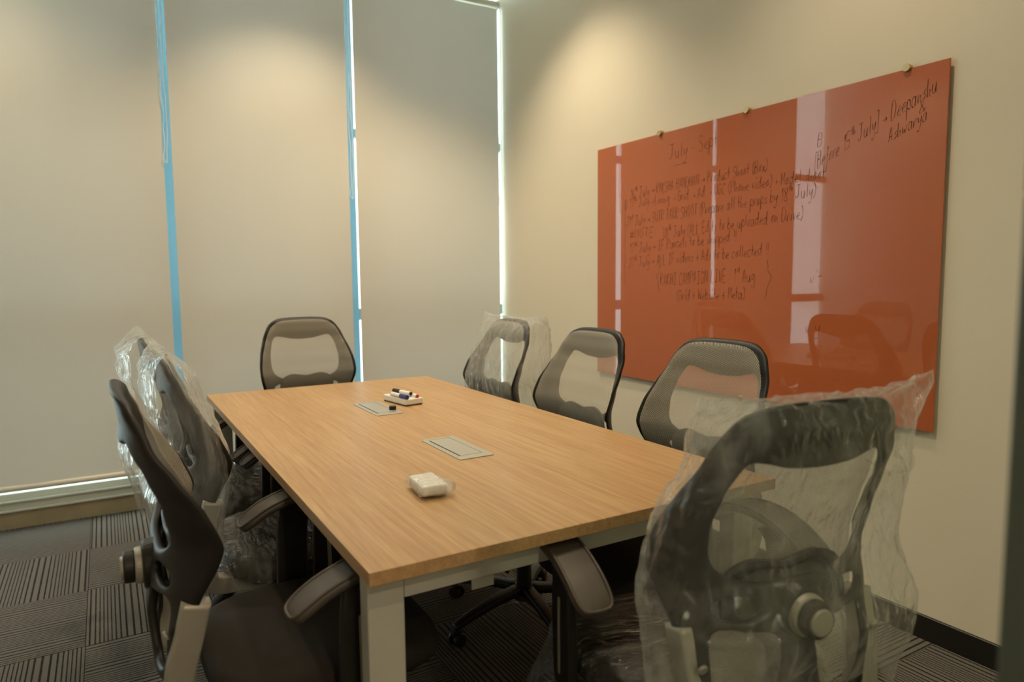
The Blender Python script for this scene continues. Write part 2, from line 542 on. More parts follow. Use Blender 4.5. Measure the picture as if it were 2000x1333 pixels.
struct(obj('wall_left', bm, M['left']), 'brown partition wall left of the table', 'wall')
bm = bmesh.new(); box(bm, XL - 0.33, XL - 0.25, 4.0, 4.42, -0.008, CEIL); box(bm, XL - 0.25, XL - 0.1, 4.0, 4.06, -0.008, CEIL)
struct(obj('wall_corner', bm, M['wall']), 'added pale wall stopping stray daylight past the left end of the window', 'wall')  # added out of view, blocks daylight leaking in from the side
bm = bmesh.new(); box(bm, XL, XR, YF - 0.1, YF, -0.008, CEIL)
struct(obj('wall_front', bm, M['left']), 'corridor wall behind the doorway', 'wall')
bm = bmesh.new(); box(bm, XR - 0.012, XR, 0.24, 4.13, 0, 0.083)
struct(obj('baseboard_right', bm, M['skirting'], bevel=0.002, segs=1), 'black skirting along the right wall', 'skirting')

# window wall: kerb, sill, mullions, transoms, panes
bm = bmesh.new(); box(bm, XL - .25, XR + 0.25, YB, 4.40, -0.008, 0.086)
struct(obj('baseboard_back', bm, M['kerb'], bevel=0.004, segs=2), 'tan painted kerb with scuffs under the window', 'skirting')
bm = bmesh.new()
box(bm, XL - .25, XR + 0.25, YB - 0.012, 4.38, 0.087, 0.098)
box(bm, XL - .25, XR + 0.25, YB + 0.006, 4.36, 0.098, 0.132)
box(bm, XL - .25, XR + 0.25, YB - 0.004, 4.36, 0.132, 0.143)
box(bm, XL - .25, XR + 0.25, YB + 0.012, 4.34, 0.143, 0.178)
struct(obj('trim_1', bm, M['sill'], bevel=0.002, segs=1), 'white stepped aluminium sill under the blinds', 'sill')
WN = []
XM = [-1.47, -0.70, 0.34, 1.343, 2.53]
for k in range(4):
    x0, x1 = XM[k], XM[k + 1]
    w = bpy.data.objects.new('window_%d' % (k + 1), None); COL.objects.link(w)
    w['kind'] = 'structure'; w['category'] = 'window'
    w['label'] = ['uncovered window bay beside the left wall', 'window bay behind the leftmost blind',
                  'window bay behind the middle blind', 'window bay behind the right blind'][k]
    for zt in (1.02, 2.142):
        bm = bmesh.new(); hz = 0.036 if zt < 2 else 0.026
        box(bm, x0 + 0.044, x1 - 0.044, 4.255, 4.31, zt - hz, zt + hz)
        obj('transom', bm, M['blue'] if k else M['silver'], w, bevel=0.002, segs=1)
    for za, zb in ((0.178, 0.984), (1.056, 2.116), (2.168, CEIL)):
        bm = bmesh.new(); box(bm, x0 + 0.044, x1 - 0.044, 4.288, 4.294, za, zb)
        obj('pane', bm, M['pane'], w)
for k, x in enumerate(XM):
    bm = bmesh.new(); box(bm, x - 0.044, x + 0.044, 4.25, 4.315, 0.178, CEIL)
    struct(obj('trim_%d' % (k + 2), bm, M['blue'], bevel=0.002, segs=1), 'blue film covered window mullion, number %d from the left wall' % (k + 1), 'mullion')

# glass door leaf and front partition at the doorway
gp = thing('glass_door', 'dark green tinted glass door edge at far right foreground', 'door', (0.521, 0.21, 0))
gp['kind'] = 'structure'
bm = bmesh.new(); box(bm, 0.0, 0.035, -0.015, 0.015, 0.005, 1.30)
box(bm, 0.0, 0.035, -0.015, 0.015, 1.30, 2.4)
obj('door_stile', bm, M['doorframe'], gp, bevel=0.003)
bm = bmesh.new(); box(bm, 0.035, 1.84, -0.006, 0.006, 0.01, 2.4)
obj('door_pane', bm, M['doorglass'], gp)
bm = bmesh.new(); box(bm, 0.0, 1.84, -0.02, 0.02, 2.4, 2.46)
obj('door_rail', bm, M['doorframe'], gp, bevel=0.003)

# added building outside, out of view, dims part of the board's window reflection
nb = thing('added_building', 'added pale concrete building outside, dimming the window reflection in the red board', 'building', (-16.4, 13.0, -12.0))
bm = bmesh.new(); box(bm, -5.0, 5.0, -1.0, 1.0, 0.0, 34.0)
M['concrete'] = simple('pale rendered concrete', (0.86, 0.85, 0.82), 0.8, noise_amt=0.06, nscale=0.8)
obj('facade', bm, M['concrete'], nb)
for q in range(9):
    bm = bmesh.new(); box(bm, -5.05, 5.1, -1.15, -1.0, 2.2 + 3.4 * q, 2.5 + 3.4 * q)
    obj('ledge', bm, M['white'], nb)

# ------------------------------------------------------------------ roller blinds
YBL = 4.11


def cord(parent, x, ztop, zbot, y):
    bm = bmesh.new()
    pts = []
    n = 22
    for k in range(n + 1):
        t = k / n
        z = ztop + (zbot - ztop) * t
        wv = 0.0035 * math.sin(t * 17) + 0.003 * math.sin(t * 41 + 1)
        pts.append((x - 0.007 + wv * t, y - 0.006, z))
    pts.append((x, y - 0.008, zbot - 0.018))
    for k in range(n, -1, -1):
        t = k / n
        z = ztop + (zbot - ztop) * t
        wv = 0.004 * math.sin(t * 15 + 2) + 0.002 * math.sin(t * 37)
        pts.append((x + 0.008 + wv * t, y - 0.006, z))
    path = catmull(pts, 3)
    sweep(bm, path, lambda t: circ(0.0021, 6), (0, 1, 0.01))
    return obj('pull_cord', bm, M['cord'], parent, smooth=True)


def blind(x0, x1, lab, zb, cordx, cz, tilt=0.0):
    r = thing('roller_blind', lab, 'blind', (0, YBL, 0), 0, 'floor length roller blinds on the window wall')
    bm = bmesh.new()
    nx, nz = 24, 60
    g = []
    for i in range(nx + 1):
        col = []
        for j in range(nz + 1):
            z = zb + (3.0 - zb) * j / nz; x = x0 + (x1 - x0) * i / nx
            yy = 0.0022 * math.sin(x * 9 + 1.3) * (1 - j / nz) + 0.0015 * math.sin(x * 23 + z)
            col.append(bm.verts.new((x, yy, z)))
        g.append(col)
    for i in range(nx):
        for j in range(nz):
            bm.faces.new((g[i][j], g[i + 1][j], g[i + 1][j + 1], g[i][j + 1]))
    obj('fabric', bm, M['blind'], r, smooth=True)
    bm = bmesh.new(); sweep(bm, [Vector((x0 + .001, 0, zb)), Vector((x1 - .001, 0, zb))], lambda t: circ(0.008, 14, 0.014), (0, 1, 0))
    obj('bottom_bar', bm, M['tube'], r, smooth=True)
    bm = bmesh.new(); cyl(bm, (x0 - 0.003, 0.018, 3.03), (x1 + 0.003, 0.018, 3.03), 0.024, seg=28)
    obj('roller_tube', bm, M['tube'], r, smooth=True)
    for s, x in ((-1, x0), (1, x1)):
        bm = bmesh.new()
        cyl(bm, (x + s * 0.004, 0.018, 3.03), (x + s * 0.013, 0.018, 3.03), 0.030, seg=24)
        box(bm, x + s * 0.009 - 0.003, x + s * 0.009 + 0.003, -0.004, 0.09, 3.02, 3.06)
        box(bm, x + s * 0.009 - 0.003, x + s * 0.009 + 0.003, 0.07, 0.09, 3.04, CEIL)
        obj('bracket', bm, M['white'], r)
    cord(r, cordx, 3.02, cz, -0.004)
    return r


blind(-0.68, 0.312, 'leftmost cream roller blind running out of the left edge of the frame', 0.232, 0.325, 1.88)
blind(0.352, 1.303, 'middle cream roller blind with the warm lamp pool on it', 0.232, 1.318, 1.74)
blind(1.350, 2.333, 'right cream roller blind ending at the bright corner gap', 0.232, 2.340, 1.74)

# ------------------------------------------------------------------ ceiling downlights and added fill lights
for k, (lx, ly, lw, la) in enumerate(LAMPS):
    d = thing('ceiling_downlight', ['round recessed downlight nearest the middle blind', 'round recessed downlight above the near half of the table',
                                    'round recessed downlight by the corner of the red board wall', 'added recessed fill light by the near end of the red board',
                                    'added recessed fill light by the left wall', 'round recessed downlight just outside the doorway',
                                    'round recessed downlight in the middle of the corridor', 'round recessed downlight at the far end of the corridor'][k],
              'lamp', (lx, ly, CEIL), 0, 'recessed ceiling downlights')
    bm = bmesh.new()
    rp = [(0.062, -0.001), (0.085, -0.001), (0.085, -0.008), (0.060, -0.012)]
    seg = 32
    rings = [[bm.verts.new((r_ * math.cos(2 * PI * q / seg), r_ * math.sin(2 * PI * q / seg), z_)) for q in range(seg)] for r_, z_ in rp]
    for a in range(4):
        for q in range(seg):
            bm.faces.new((rings[a][q], rings[a][(q + 1) % seg], rings[(a + 1) % 4][(q + 1) % seg], rings[(a + 1) % 4][q]))
    obj('trim_ring', bm, M['white'], d, smooth=True)
    bm = bmesh.new(); cyl(bm, (0, 0, -0.001), (0, 0, -0.006), 0.060, seg=32)
    obj('lens', bm, M['lens'], d)

# ------------------------------------------------------------------ table
TX0, TX1, TY0, TY1, TH = 0.362, 1.395, 1.100, 3.232, 0.75
tb = thing('meeting_table', 'long light oak meeting table on a grey steel frame', 'table', ((TX0 + TX1) / 2, (TY0 + TY1) / 2, 0))
hx, hy = (TX1 - TX0) / 2, (TY1 - TY0) / 2
bm = bmesh.new(); box(bm, -hx, hx, -hy, hy, TH - 0.026, TH)
obj('tabletop', bm, M['wood'], tb, bevel=0.0012)
for sx in (-1, 1):
    for sy in (-1, 1):
        bm = bmesh.new()
        xa = sx * (hx - 0.014); xb = sx * (hx - 0.084); ya = sy * (hy - 0.055); yb = sy * (hy - 0.10)
        box(bm, min(xa, xb), max(xa, xb), min(ya, yb), max(ya, yb), 0.012, TH - 0.026)
        l = obj('leg', bm, M['steel'], tb, bevel=0.003)
        bm = bmesh.new(); cyl(bm, ((xa + xb) / 2, (ya + yb) / 2, 0), ((xa + xb) / 2, (ya + yb) / 2, 0.012), 0.022)
        obj('foot', bm, M['black'], l)
for sy in (-1, 1):
    bm = bmesh.new(); ya = sy * (hy - 0.058); yb = sy * (hy - 0.098)
    box(bm, -hx + 0.085, hx - 0.085, min(ya, yb), max(ya, yb), 0.662, TH - 0.026)
    obj('end_rail', bm, M['steel'], tb, bevel=0.002)
for sx in (-1, 1):
    bm = bmesh.new(); xa = sx * (0.27); 
    box(bm, xa - 0.025, xa + 0.025, -hy + 0.10, hy - 0.10, 0.648, 0.70)
    r_ = obj('long_rail', bm, M['steel'], tb, bevel=0.002)
    bm = bmesh.new(); box(bm, xa - 0.024, xa + 0.024, -hy + 0.054, -hy + 0.0575, 0.644, 0.664)
    obj('end_plate', bm, M['alu'], r_)
    bm = bmesh.new(); box(bm, xa - 0.024, xa + 0.024, -hy + 0.0545, -hy + 0.0575, 0.716, 0.7235)
    obj('top_tab', bm, M['alu'], r_)
for x in (-0.15, 0.15):
    bm = bmesh.new(); box(bm, x - 0.0, x + 0.004, -0.9, 0.9, 0.60, 0.70)
    obj('cable_tray', bm, M['black'], tb)


def power_box(x0, x1, y0, y1, lab):
    cx, cy = (x0 + x1) / 2, (y0 + y1) / 2
    r = thing('power_box', lab, 'socket box', (cx, cy, TH), 0, 'flush power boxes in the table top')
    w, l = (x1 - x0) / 2, (y1 - y0) / 2
    bm = bmesh.new()
    pts = rrect(w, l, 0.007)
    vs = [bm.verts.new((a, b, 0.0)) for a, b in pts]; f = bm.faces.new(vs)
    e = bmesh.ops.extrude_face_region(bm, geom=[f]); bmesh.ops.translate(bm, vec=(0, 0, 0.0028), verts=[v for v in e['geom'] if isinstance(v, bmesh.types.BMVert)])
    obj('plate', bm, M['alu'], r, bevel=0.0008)
    bm = bmesh.new()
    box(bm, -w + 0.018, w - 0.022, -l + 0.035, l - 0.018, 0.0029, 0.0033)
    lid = obj('lid', bm, M['alu'], r)
    bm = bmesh.new(); box(bm, -w + 0.0155, -w + 0.0185, -l + 0.033, l - 0.03, 0.0029, 0.0036)
    obj('cable_slot', bm, M['slot'], r)
    bm = bmesh.new()
    box(bm, w - 0.0222, w - 0.0212, -l + 0.035, l - 0.018, 0.0029, 0.0035)
    box(bm, -w + 0.018, w - 0.022, l - 0.018, l - 0.0172, 0.0029, 0.0035)
    obj('lid_gap', bm, M['felt'], r)
    return r


power_box(0.828, 0.935, 2.375, 2.655, 'flush aluminium power box with the black cap on it, nearer the blinds')
power_box(0.814, 0.922, 1.668, 1.937, 'flush aluminium power box with nothing on it, nearer the wrapped packet')
bm = bmesh.new(); cyl(bm, (0, 0, 0), (0, 0, 0.013), 0.0135, 0.013, seg=24)
o = tag(obj('round_cap', bm, M['black'], smooth=False, bevel=0.0015), 'small round black cap on the far power box', 'cap')
o.location = (0.918, 2.452, TH + 0.0036)

# eraser tray with markers
er = thing('board_eraser', 'white board eraser with marker grooves on the table', 'eraser', (1.012, 2.585, TH), math.radians(9))
bm = bmesh.new(); box(bm, -0.040, 0.040, -0.088, 0.088, 0.004, 0.027)
obj('body', bm, M['white'], er, bevel=0.004)
bm = bmesh.new(); box(bm, -0.037, 0.037, -0.085, 0.085, 0.0, 0.004)
obj('felt_pad', bm, M['felt'], er)
for s in (-1, 1):
    bm = bmesh.new(); box(bm, s * 0.012 - 0.002, s * 0.012 + 0.002, -0.07, 0.07, 0.0265, 0.031)
    obj('ridge', bm, M['white'], er, bevel=0.001)


def marker(loc, rz, cap, lab, cap_far):
    r = thing('marker_pen', lab, 'marker', loc, rz, 'whiteboard markers on the eraser')
    s = -1 if cap_far else 1
    bm = bmesh.new(); cyl(bm, (0, -0.058 * s * -1, 0), (0, -0.005 * s, 0), 0.0078, seg=18)
    cyl(bm, (0, 0.055 * s, 0), (0, -0.012 * s, 0), 0.0079, seg=18)
    obj('barrel', bm, M['white'], r, smooth=False)
    bm = bmesh.new(); cyl(bm, (0, -0.012 * s, 0), (0, -0.062 * s, 0), 0.0088, 0.0082, seg=18)
    obj('pen_cap', bm, cap, r)
    bm = bmesh.new(); cyl(bm, (0, 0.0585 * s, 0), (0, 0.064 * s, 0), 0.0072, 0.006, seg=18)
    obj('end_plug', bm, cap, r)
    return r


rz = math.radians(9)
marker((0.985, 2.555, TH + 0.0355), rz, M['bluecap'], 'white marker with a blue cap in the left groove of the eraser', False)
marker((1.016, 2.60, TH + 0.0400), rz + 0.06, M['black'], 'white marker with a black cap lying along the top of the eraser', True)
marker((1.034, 2.570, TH + 0.0330), rz, M['redcap'], 'white marker with a red end at the right of the eraser', True)

# wrapped packet
pk = thing('wrapped_packet', 'small white device in a crinkled clear pouch on the table', 'packet', (0.628, 1.460, TH), math.radians(-4))
bm = bmesh.new(); box(bm, -0.031, 0.031, -0.055, 0.050, 0.006, 0.031)
obj('white_block', bm, M['white'], pk, bevel=0.006, segs=3)
bm = bmesh.new(); box(bm, -0.012, 0.014, 0.018, 0.034, 0.0302, 0.0308)
obj('printed_mark', bm, M['green'], pk)
bm = bmesh.new()
bmesh.ops.create_grid(bm, x_segments=1, y_segments=1, size=0.001); bm.clear()
nu, nv = 40, 26
rings = []
for j in range(nv + 1):
    t = j / nv; y = -0.066 + 0.128 * t
    k = max(0.06, min(1, min(t, 1 - t) * 7)) ** 0.6
    hw = 0.037 + 0.004 * math.sin(t * 7)
    ring = []
    for i in range(nu):
        a = 2 * PI * i / nu
        cxx = math.copysign(abs(math.cos(a)) ** 0.7, math.cos(a)); szz = math.copysign(abs(math.sin(a)) ** 0.7, math.sin(a))
        flare = 0.011 * max(0, cxx) * (1 if 0.15 < t < 0.7 else 0.2)
        p = Vector((cxx * hw + flare, y, 0.0185 + szz * 0.0155 * k))
        nn = noise.noise(p * 55) * 0.0035 + noise.noise(p * 130) * 0.0016
        p += Vector((cxx, 0, szz)).normalized() * nn
        p.z = max(p.z, 0.0012)
        ring.append(bm.verts.new(p))
    rings.append(ring)
for j in range(nv):
    for i in range(nu):
        bm.faces.new((rings[j][i], rings[j][(i + 1) % nu], rings[j + 1][(i + 1) % nu], rings[j + 1][i]))
obj('pouch', bm, M['pouch'], pk, smooth=True)

# ------------------------------------------------------------------ red glass board
XB = 2.343
bd = thing('glass_board', 'large red glass writing board with handwritten notes on the right wall', 'board', (XB, 2.14, 1.322))
BW, BH = 0.905, 0.602
bm = bmesh.new(); box(bm, 0, 0.006, -BW, BW, -BH, BH)
obj('glass_panel', bm, M['board'], bd, bevel=0.0006, segs=1)
for y in (2.558, 2.036, 1.37):
    for z in (1.927, 0.717):
        bm = bmesh.new()
        cyl(bm, (-0.010, y - 2.14, z - 1.322), (-0.001, y - 2.14, z - 1.322), 0.0125, 0.0135, seg=24)
        cyl(bm, (-0.002, y - 2.14, z - 1.322 + (0.006 if z > 1.3 else -0.006)), (0.0165, y - 2.14, z - 1.322 + (0.006 if z > 1.3 else -0.006)), 0.007, seg=16)
        obj('standoff', bm, M['brass'], bd, bevel=0.001, segs=1)

G = {
    'a': '46 16 04 13 33 46 43 53', 'b': '09 03 05 26 44 23 03', 'c': '46 16 04 13 43', 'd': '46 16 04 13 34 49 43 53',
    'e': '04 45 26 04 13 43', 'f': '38 29 23 10|06 36', 'g': '46 16 04 24 46 41 20 01', 'h': '09 03 25 35 33 43', 'i': '16 13 23|18 19',
    'k': '09 03|36 04 33', 'l': '19 14 23', 'm': '06 03 16 25 23 36 55 53 63', 'n': '06 03 25 35 33 43', 'o': '26 04 13 34 26 46',
    'p': '06 00 06 36 44 33 04', 'r': '06 03 26 36', 's': '36 15 34 13 03', 't': '19 14 23|06 36', 'u': '06 04 13 33 46 43 53',
    'v': '06 13 36', 'w': '06 13 25 33 56', 'x': '06 33|36 03', 'y': '06 14 34 46 31 10 01', 'z': '06 36 03 33',
    'A': '03 29 43|15 45', 'B': '09 03 33 44 36 06 36 47 39 09', 'C': '48 29 06 13 43', 'D': '09 03 33 56 39 09', 'E': '49 09 03 43|06 36',
    'F': '49 09 03|06 36', 'G': '48 19 05 23 44 46 26', 'H': '09 03|06 46|49 43', 'I': '09 49|29 23|03 43', 'J': '09 59|39 34 13 04',
    'K': '09 03|49 06 43', 'L': '09 03 43', 'M': '03 09 25 49 43', 'N': '03 09 43 49', 'O': '29 06 23 46 29', 'P': '03 09 39 47 06',
    'R': '03 09 39 47 06 43', 'S': '48 19 07 45 33 03', 'T': '09 49|29 23', 'U': '09 04 23 44 49', 'V': '09 23 49', 'W': '09 13 27 43 59',
    'X': '09 43|49 03', '0': '29 06 23 46 29', '1': '17 29 23', '2': '08 39 46 03 43', '3': '09 39 26 44 23 03', '5': '49 09 06 36 44 23 03',
    '6': '39 06 13 44 26 05', '7': '09 49 13', '8': '26 08 29 48 04 13 43 26', '-': '05 35', ':': '14 14|16 16', '.': '13 13', '>': '05 55|36 55 34',
    '(': '29 07 04 22', ')': '09 27 24 02', '!': '19 15|13 13', '+': '05 45|27 23', '#': '18 13|38 33|06 56|04 54', '*': '15 25 24 14 15',
    '&': '43 08 28 04 13 45', '[': '29 09 02 22', ']': '09 29 22 02', '{': '39 28 27 06 24 23 32', '}': '09 18 17 36 14 13 02', '/': '02 39', '"': '09 08',
}


def write(text, p0, p1, h, m, lw=0.0023, seed=0, parent=bd, name='writing'):
    """handwriting as thin ink ribbons lying on the glass, from p0 to p1 (y, z), cap height h"""
    rnd = random.Random(seed)
    strokes = []; x = 0.0; sup = False
    for ch in text:
        if ch == '^': sup = not sup; continue
        if ch == ' ': x += 4.0; continue
        g = G.get(ch)
        if g is None: x += 3; continue
        k = 0.55 if sup else 1.0; up = 4.0 if sup else 0.0
        mxx = 0
        jx, jy = rnd.uniform(-.15, .15), rnd.uniform(-.3, .3)
        for s in g.split('|'):
            pts = [((int(q[0])) * k, (int(q[1]) - 3) * k + up) for q in s.split()]
            mxx = max(mxx, max(q[0] for q in pts))
            pts = [(x + a + (b * 0.12) + rnd.uniform(-.09, .09) + jx, b + rnd.uniform(-.1, .1) + jy) for a, b in pts]
            if len(pts) == 2 and abs(pts[0][0] - pts[1][0]) + abs(pts[0][1] - pts[1][1]) < .7:
                pts[1] = (pts[0][0] + .35, pts[0][1] + .2)
            strokes.append(pts)
        x += mxx + (2.2 if ch.isupper() or ch.isdigit() else 1.5) * k
    L = x
    (ya, za), (yb, zb) = p0, p1
    sx = math.hypot(yb - ya, zb - za) / L; sy = h / 6
    dx = (yb - ya) / (L * sx) , (zb - za) / (L * sx)
    bm = bmesh.new()
    for s in strokes:
        c = catmull([(a * sx, b * sy, 0) for a, b in s], 4)
        prev = None
        for i, p in enumerate(c):
            t = (c[min(i + 1, len(c) - 1)] - c[max(i - 1, 0)])
            if t.length < 1e-7: t = Vector((1, 0, 0))
            t.normalize(); nrm = Vector((-t.y, t.x, 0)) * lw / 2 * (0.8 + 0.3 * math.sin(i * .7))
            vv = []
            for q in (p - nrm, p + nrm):
                yy = ya + q.x * dx[0] - q.y * 0.0 ; zz = za + q.x * dx[1] + q.y
                vv.append(bm.verts.new((-0.0005, yy - 2.14, zz - 1.322)))
            if prev: bm.faces.new((prev[0], vv[0], vv[1], prev[1]))
            prev = vv
    o = obj(name, bm, m, parent)
    return o


K, KF, KR = M['ink'], M['inkfaint'], M['inkred']
write('July - Sept', (2.492, 1.792), (2.190, 1.812), 0.066, K, seed=1)
write('-', (2.475, 1.752), (2.345, 1.757), 0.02, KF, seed=2)
write('16^th^ July > RAKSHA BANDHAN > Product Shoot (Box)', (2.770, 1.640), (1.925, 1.668), 0.046, K, seed=3)
write('B 17^th^ July * Living  * Grid  * Ad  * UGC (Phone video) * Model shoot', (2.815, 1.592), (1.66, 1.605), 0.046, K, seed=4)
write('21^st^ July > SUTR TARR SHOOT (Prepare all the props by 18^th^ July)', (2.800, 1.500), (1.700, 1.545), 0.050, K, seed=5)
write('#NOTE:', (2.775, 1.437), (2.575, 1.438), 0.046, KR, seed=6)
write('30^th^ July (ALL Edits to be uploaded on Drive)', (2.535, 1.425), (1.752, 1.462), 0.050, K, seed=7)
write('17^th^ July > IF Parcels to be shipped !!', (2.775, 1.362), (2.078, 1.395), 0.046, K, seed=8)
write('27^th^ July > ALL IF videos + Ads to be collected !!', (2.780, 1.290), (1.908, 1.330), 0.048, K, seed=9)
write('{', (2.575, 1.190), (2.540, 1.190), 0.11, K, seed=10)
write('RAKHI CAMPAIGN LIVE : 1^st^ Aug', (2.545, 1.200), (1.975, 1.222), 0.056, K, seed=11)
write('}', (1.925, 1.165), (1.885, 1.165), 0.14, K, seed=12)
write('(Grid + Website + Meta)', (2.430, 1.130), (2.025, 1.148), 0.048, K, seed=13)
write('[Before 15^th^ July] > Deepanshu', (1.708, 1.640), (1.268, 1.832), 0.058, K, seed=14, lw=.0024)
write('&', (1.325, 1.772), (1.300, 1.776), 0.040, K, seed=15)
write('Ashwarya', (1.425, 1.695), (1.295, 1.750), 0.046, K, seed=16, lw=.0024)
write('B', (1.700, 1.725), (1.675, 1.728), 0.045, KR, seed=17)
write('4.', (1.700, 1.80), (1.675, 1.802), 0.025, KR, seed=18)
write('v"-', (1.715, 1.21), (1.655, 1.23), 0.045, KR, seed=19)
write('v y', (1.73, 1.02), (1.66, 1.03), 0.05, KR, seed=20)
bm = bmesh.new()
z = 1.635
while z > 1.20:
    y = 2.812 + 0.002 * math.sin(z * 50)
    box(bm, -0.0006, -0.0004, y - 2.14 - 0.001, y - 2.14 + 0.001, z - 0.012 - 1.322, z - 1.322)
    z -= 0.017
obj('dashed_line', bm, KF, bd)

# ------------------------------------------------------------------ chairs
YR = [(1.056, -.305), (1.027, -.282), (.965, -.255), (.90, -.226), (.838, -.199), (.77, -.176), (.731, -.176), (.675, -.187), (.595, -.211), (.50, -.228)]
CC = [(1.056, .030), (1.0, .050), (.93, .078), (.80, .097), (.70, .097), (.60, .08), (.50, .055)]


def surf(u, z, off=0.0, cf=1.0):
    """point of the backrest surface; +off is towards the sitter"""
    q = min(1.0, abs(u) / 0.24)
    return Vector((u, interp(YR, z) - cf * interp(CC, z) * (1 - q ** 3.5) - 0.012 + off, z))


OUT = [(0, 1.052), (.07, 1.051), (.125, 1.044), (.163, 1.022), (.188, .985), (.208, .935), (.226, .88), (.237, .82), (.236, .765), (.222, .71), (.206, .65), (.198, .59), (.188, .54), (.155, .508), (.08, .498), (0, .496)]
WIN = [(0, .940), (.06, .944), (.105, .955), (.135, .956), (.153, .933), (.165, .89), (.170, .84), (.163, .79), (.135, .758), (.08, .742), (0, .738)]
LOW = [(.038, .64), (.045, .56), (.075, .525), (.13, .528), (.160, .56), (.166, .62), (.155, .665), (.10, .662)]
SLT = [(.060, .700), (.085, .684), (.13, .682), (.156, .694), (.158, .710), (.13, .720), (.085, .718)]


def even(lp, step=0.0065):
    P = [Vector(p) for p in lp]; P.append(P[0]); out = []
    L = [0]
    for a, b in zip(P, P[1:]): L.append(L[-1] + (b - a).length)
    n = max(12, int(L[-1] / step)); j = 0
    for k in range(n):
        s_ = L[-1] * k / n
        while L[j + 1] < s_: j += 1
        f = (s_ - L[j]) / max(1e-9, L[j + 1] - L[j])
        q = P[j].lerp(P[j + 1], f); out.append((q.x, q.y))
    return out


def sym(half, n=3):
    pts = [(u, v) for u, v in half] + [(-u, v) for u, v in reversed(half[1:-1])]
    return even([(p.x, p.y) for p in catmull([(u, v, 0) for u, v in pts], 8, closed=True)])


def loop(pts, n=3, flip=False):
    return even([((-p.x if flip else p.x), p.y) for p in catmull([(u, v, 0) for u, v in pts], 8, closed=True)])


def inside(p, poly):
    x, y = p; c = False; n = len(poly); j = n - 1
    for i in range(n):
        xi, yi = poly[i]; xj, yj = poly[j]
        if (yi > y) != (yj > y) and x < (xj - xi) * (y - yi) / (yj - yi) + xi: c = not c
        j = i
    return c


def dist(p, poly):
    px, py = p; best = 9
    n = len(poly)
    for i in range(n):
        ax, ay = poly[i]; bx, by = poly[(i + 1) % n]
        dx, dy = bx - ax, by - ay
        t = max(0, min(1, ((px - ax) * dx + (py - ay) * dy) / (dx * dx + dy * dy + 1e-12)))
        best = min(best, math.hypot(px - ax - t * dx, py - ay - t * dy))
    return best


def plate(outer, holes, step):
    loops = [outer] + holes
    pts = []; edges = []
    for lp in loops:
        b0 = len(pts); pts += [Vector(p) for p in lp]
        edges += [(b0 + i, b0 + (i + 1) % len(lp)) for i in range(len(lp))]
    us = [p[0] for p in outer]; vs = [p[1] for p in outer]
    # rings just inside each boundary, then an inner grid
    for lp in loops:
        n = len(lp)
        for off in (0.0012, 0.0038, 0.0082):
            for i in range(n):
                a, b = Vector(lp[i - 1]), Vector(lp[(i + 1) % n])
                t = (b - a)
                if t.length < 1e-6: continue
                t.normalize(); nr = Vector((-t.y, t.x)); mid = Vector(lp[i])
                for s in (1, -1):
                    q = mid + nr * off * s
                    if inside(q, outer) and not any(inside(q, h) for h in holes) and min(dist(q, l2) for l2 in loops) > off * .93:
                        pts.append(q)
    u = min(us) + step / 2
    while u < max(us):
        v = min(vs) + step / 2
        while v < max(vs):
            if inside((u, v), outer) and not any(inside((u, v), h) for h in holes) and min(dist((u, v), l2) for l2 in loops) > 0.013:
                pts.append(Vector((u, v)))
            v += step
        u += step
    vo, eo, fo, *_ = delaunay_2d_cdt(pts, edges, [], 1, 1e-6)
    keep = []
    for f in fo:
        c = (sum(vo[i].x for i in f) / len(f), sum(vo[i].y for i in f) / len(f))
        if inside(c, outer) and not any(inside(c, h) for h in holes): keep.append(f)
    return vo, keep, loops


def thick_plate(outer, holes, step, T, cf, off, rnd=0.009):
    vo, fs, loops = plate(outer, holes, step)
    bm = bmesh.new()
    fr, bk = [], []
    for p in vo:
        d = min(dist((p.x, p.y), l) for l in loops)
        k = math.sqrt(max(0, 1 - (1 - min(d / rnd, 1)) ** 2))
        fr.append(bm.verts.new(surf(p.x, p.y, off + T * k, cf)))
        bk.append(bm.verts.new(surf(p.x, p.y, off - T * k - (0.0 if d > 1e-5 else 0), cf)) if d > 1e-5 else fr[-1])
    for f in fs:
        a = [fr[i] for i in f]; b = [bk[i] for i in reversed(f)]
        try: bm.faces.new(a)
        except ValueError: pass
        if set(a) != set(b):
            try: bm.faces.new(b)
            except ValueError: pass
    return bm


OUTL = sym(OUT)
SHELL = thick_plate(OUTL, [sym(WIN), loop(LOW), loop(LOW, flip=True), loop(SLT), loop(SLT, flip=True)], 0.016, 0.009, 1.0, 0.0)
me_shell = bpy.data.meshes.new('shell'); bmesh.ops.recalc_face_normals(SHELL, faces=SHELL.faces); SHELL.to_mesh(me_shell); SHELL.free()
for p in me_shell.polygons: p.use_smooth = True
me_shell.materials.append(M['black'])


def net_mesh():
    sc = [(u * 0.945, 0.78 + (v - 0.78) * 0.958) for u, v in OUTL]
    vo, fs, loops = plate(sc, [], 0.014)
    bm = bmesh.new(); uvl = bm.loops.layers.uv.new('UVMap')
    vs = []
    for p in vo:
        d = dist((p.x, p.y), loops[0])
        vs.append(bm.verts.new(surf(p.x, p.y, 0.012 - 0.005 * max(0, 1 - d / .01), 0.62)))
    for f in fs:
        fc = bm.faces.new([vs[i] for i in f])
        for l, i in zip(fc.loops, f): l[uvl].uv = (vo[i].x, vo[i].y)
    me = bpy.data.meshes.new('net'); bm.to_mesh(me); bm.free()
    for p in me.polygons: p.use_smooth = True
    me.materials.append(M['net'])
    return me


me_net = net_mesh()


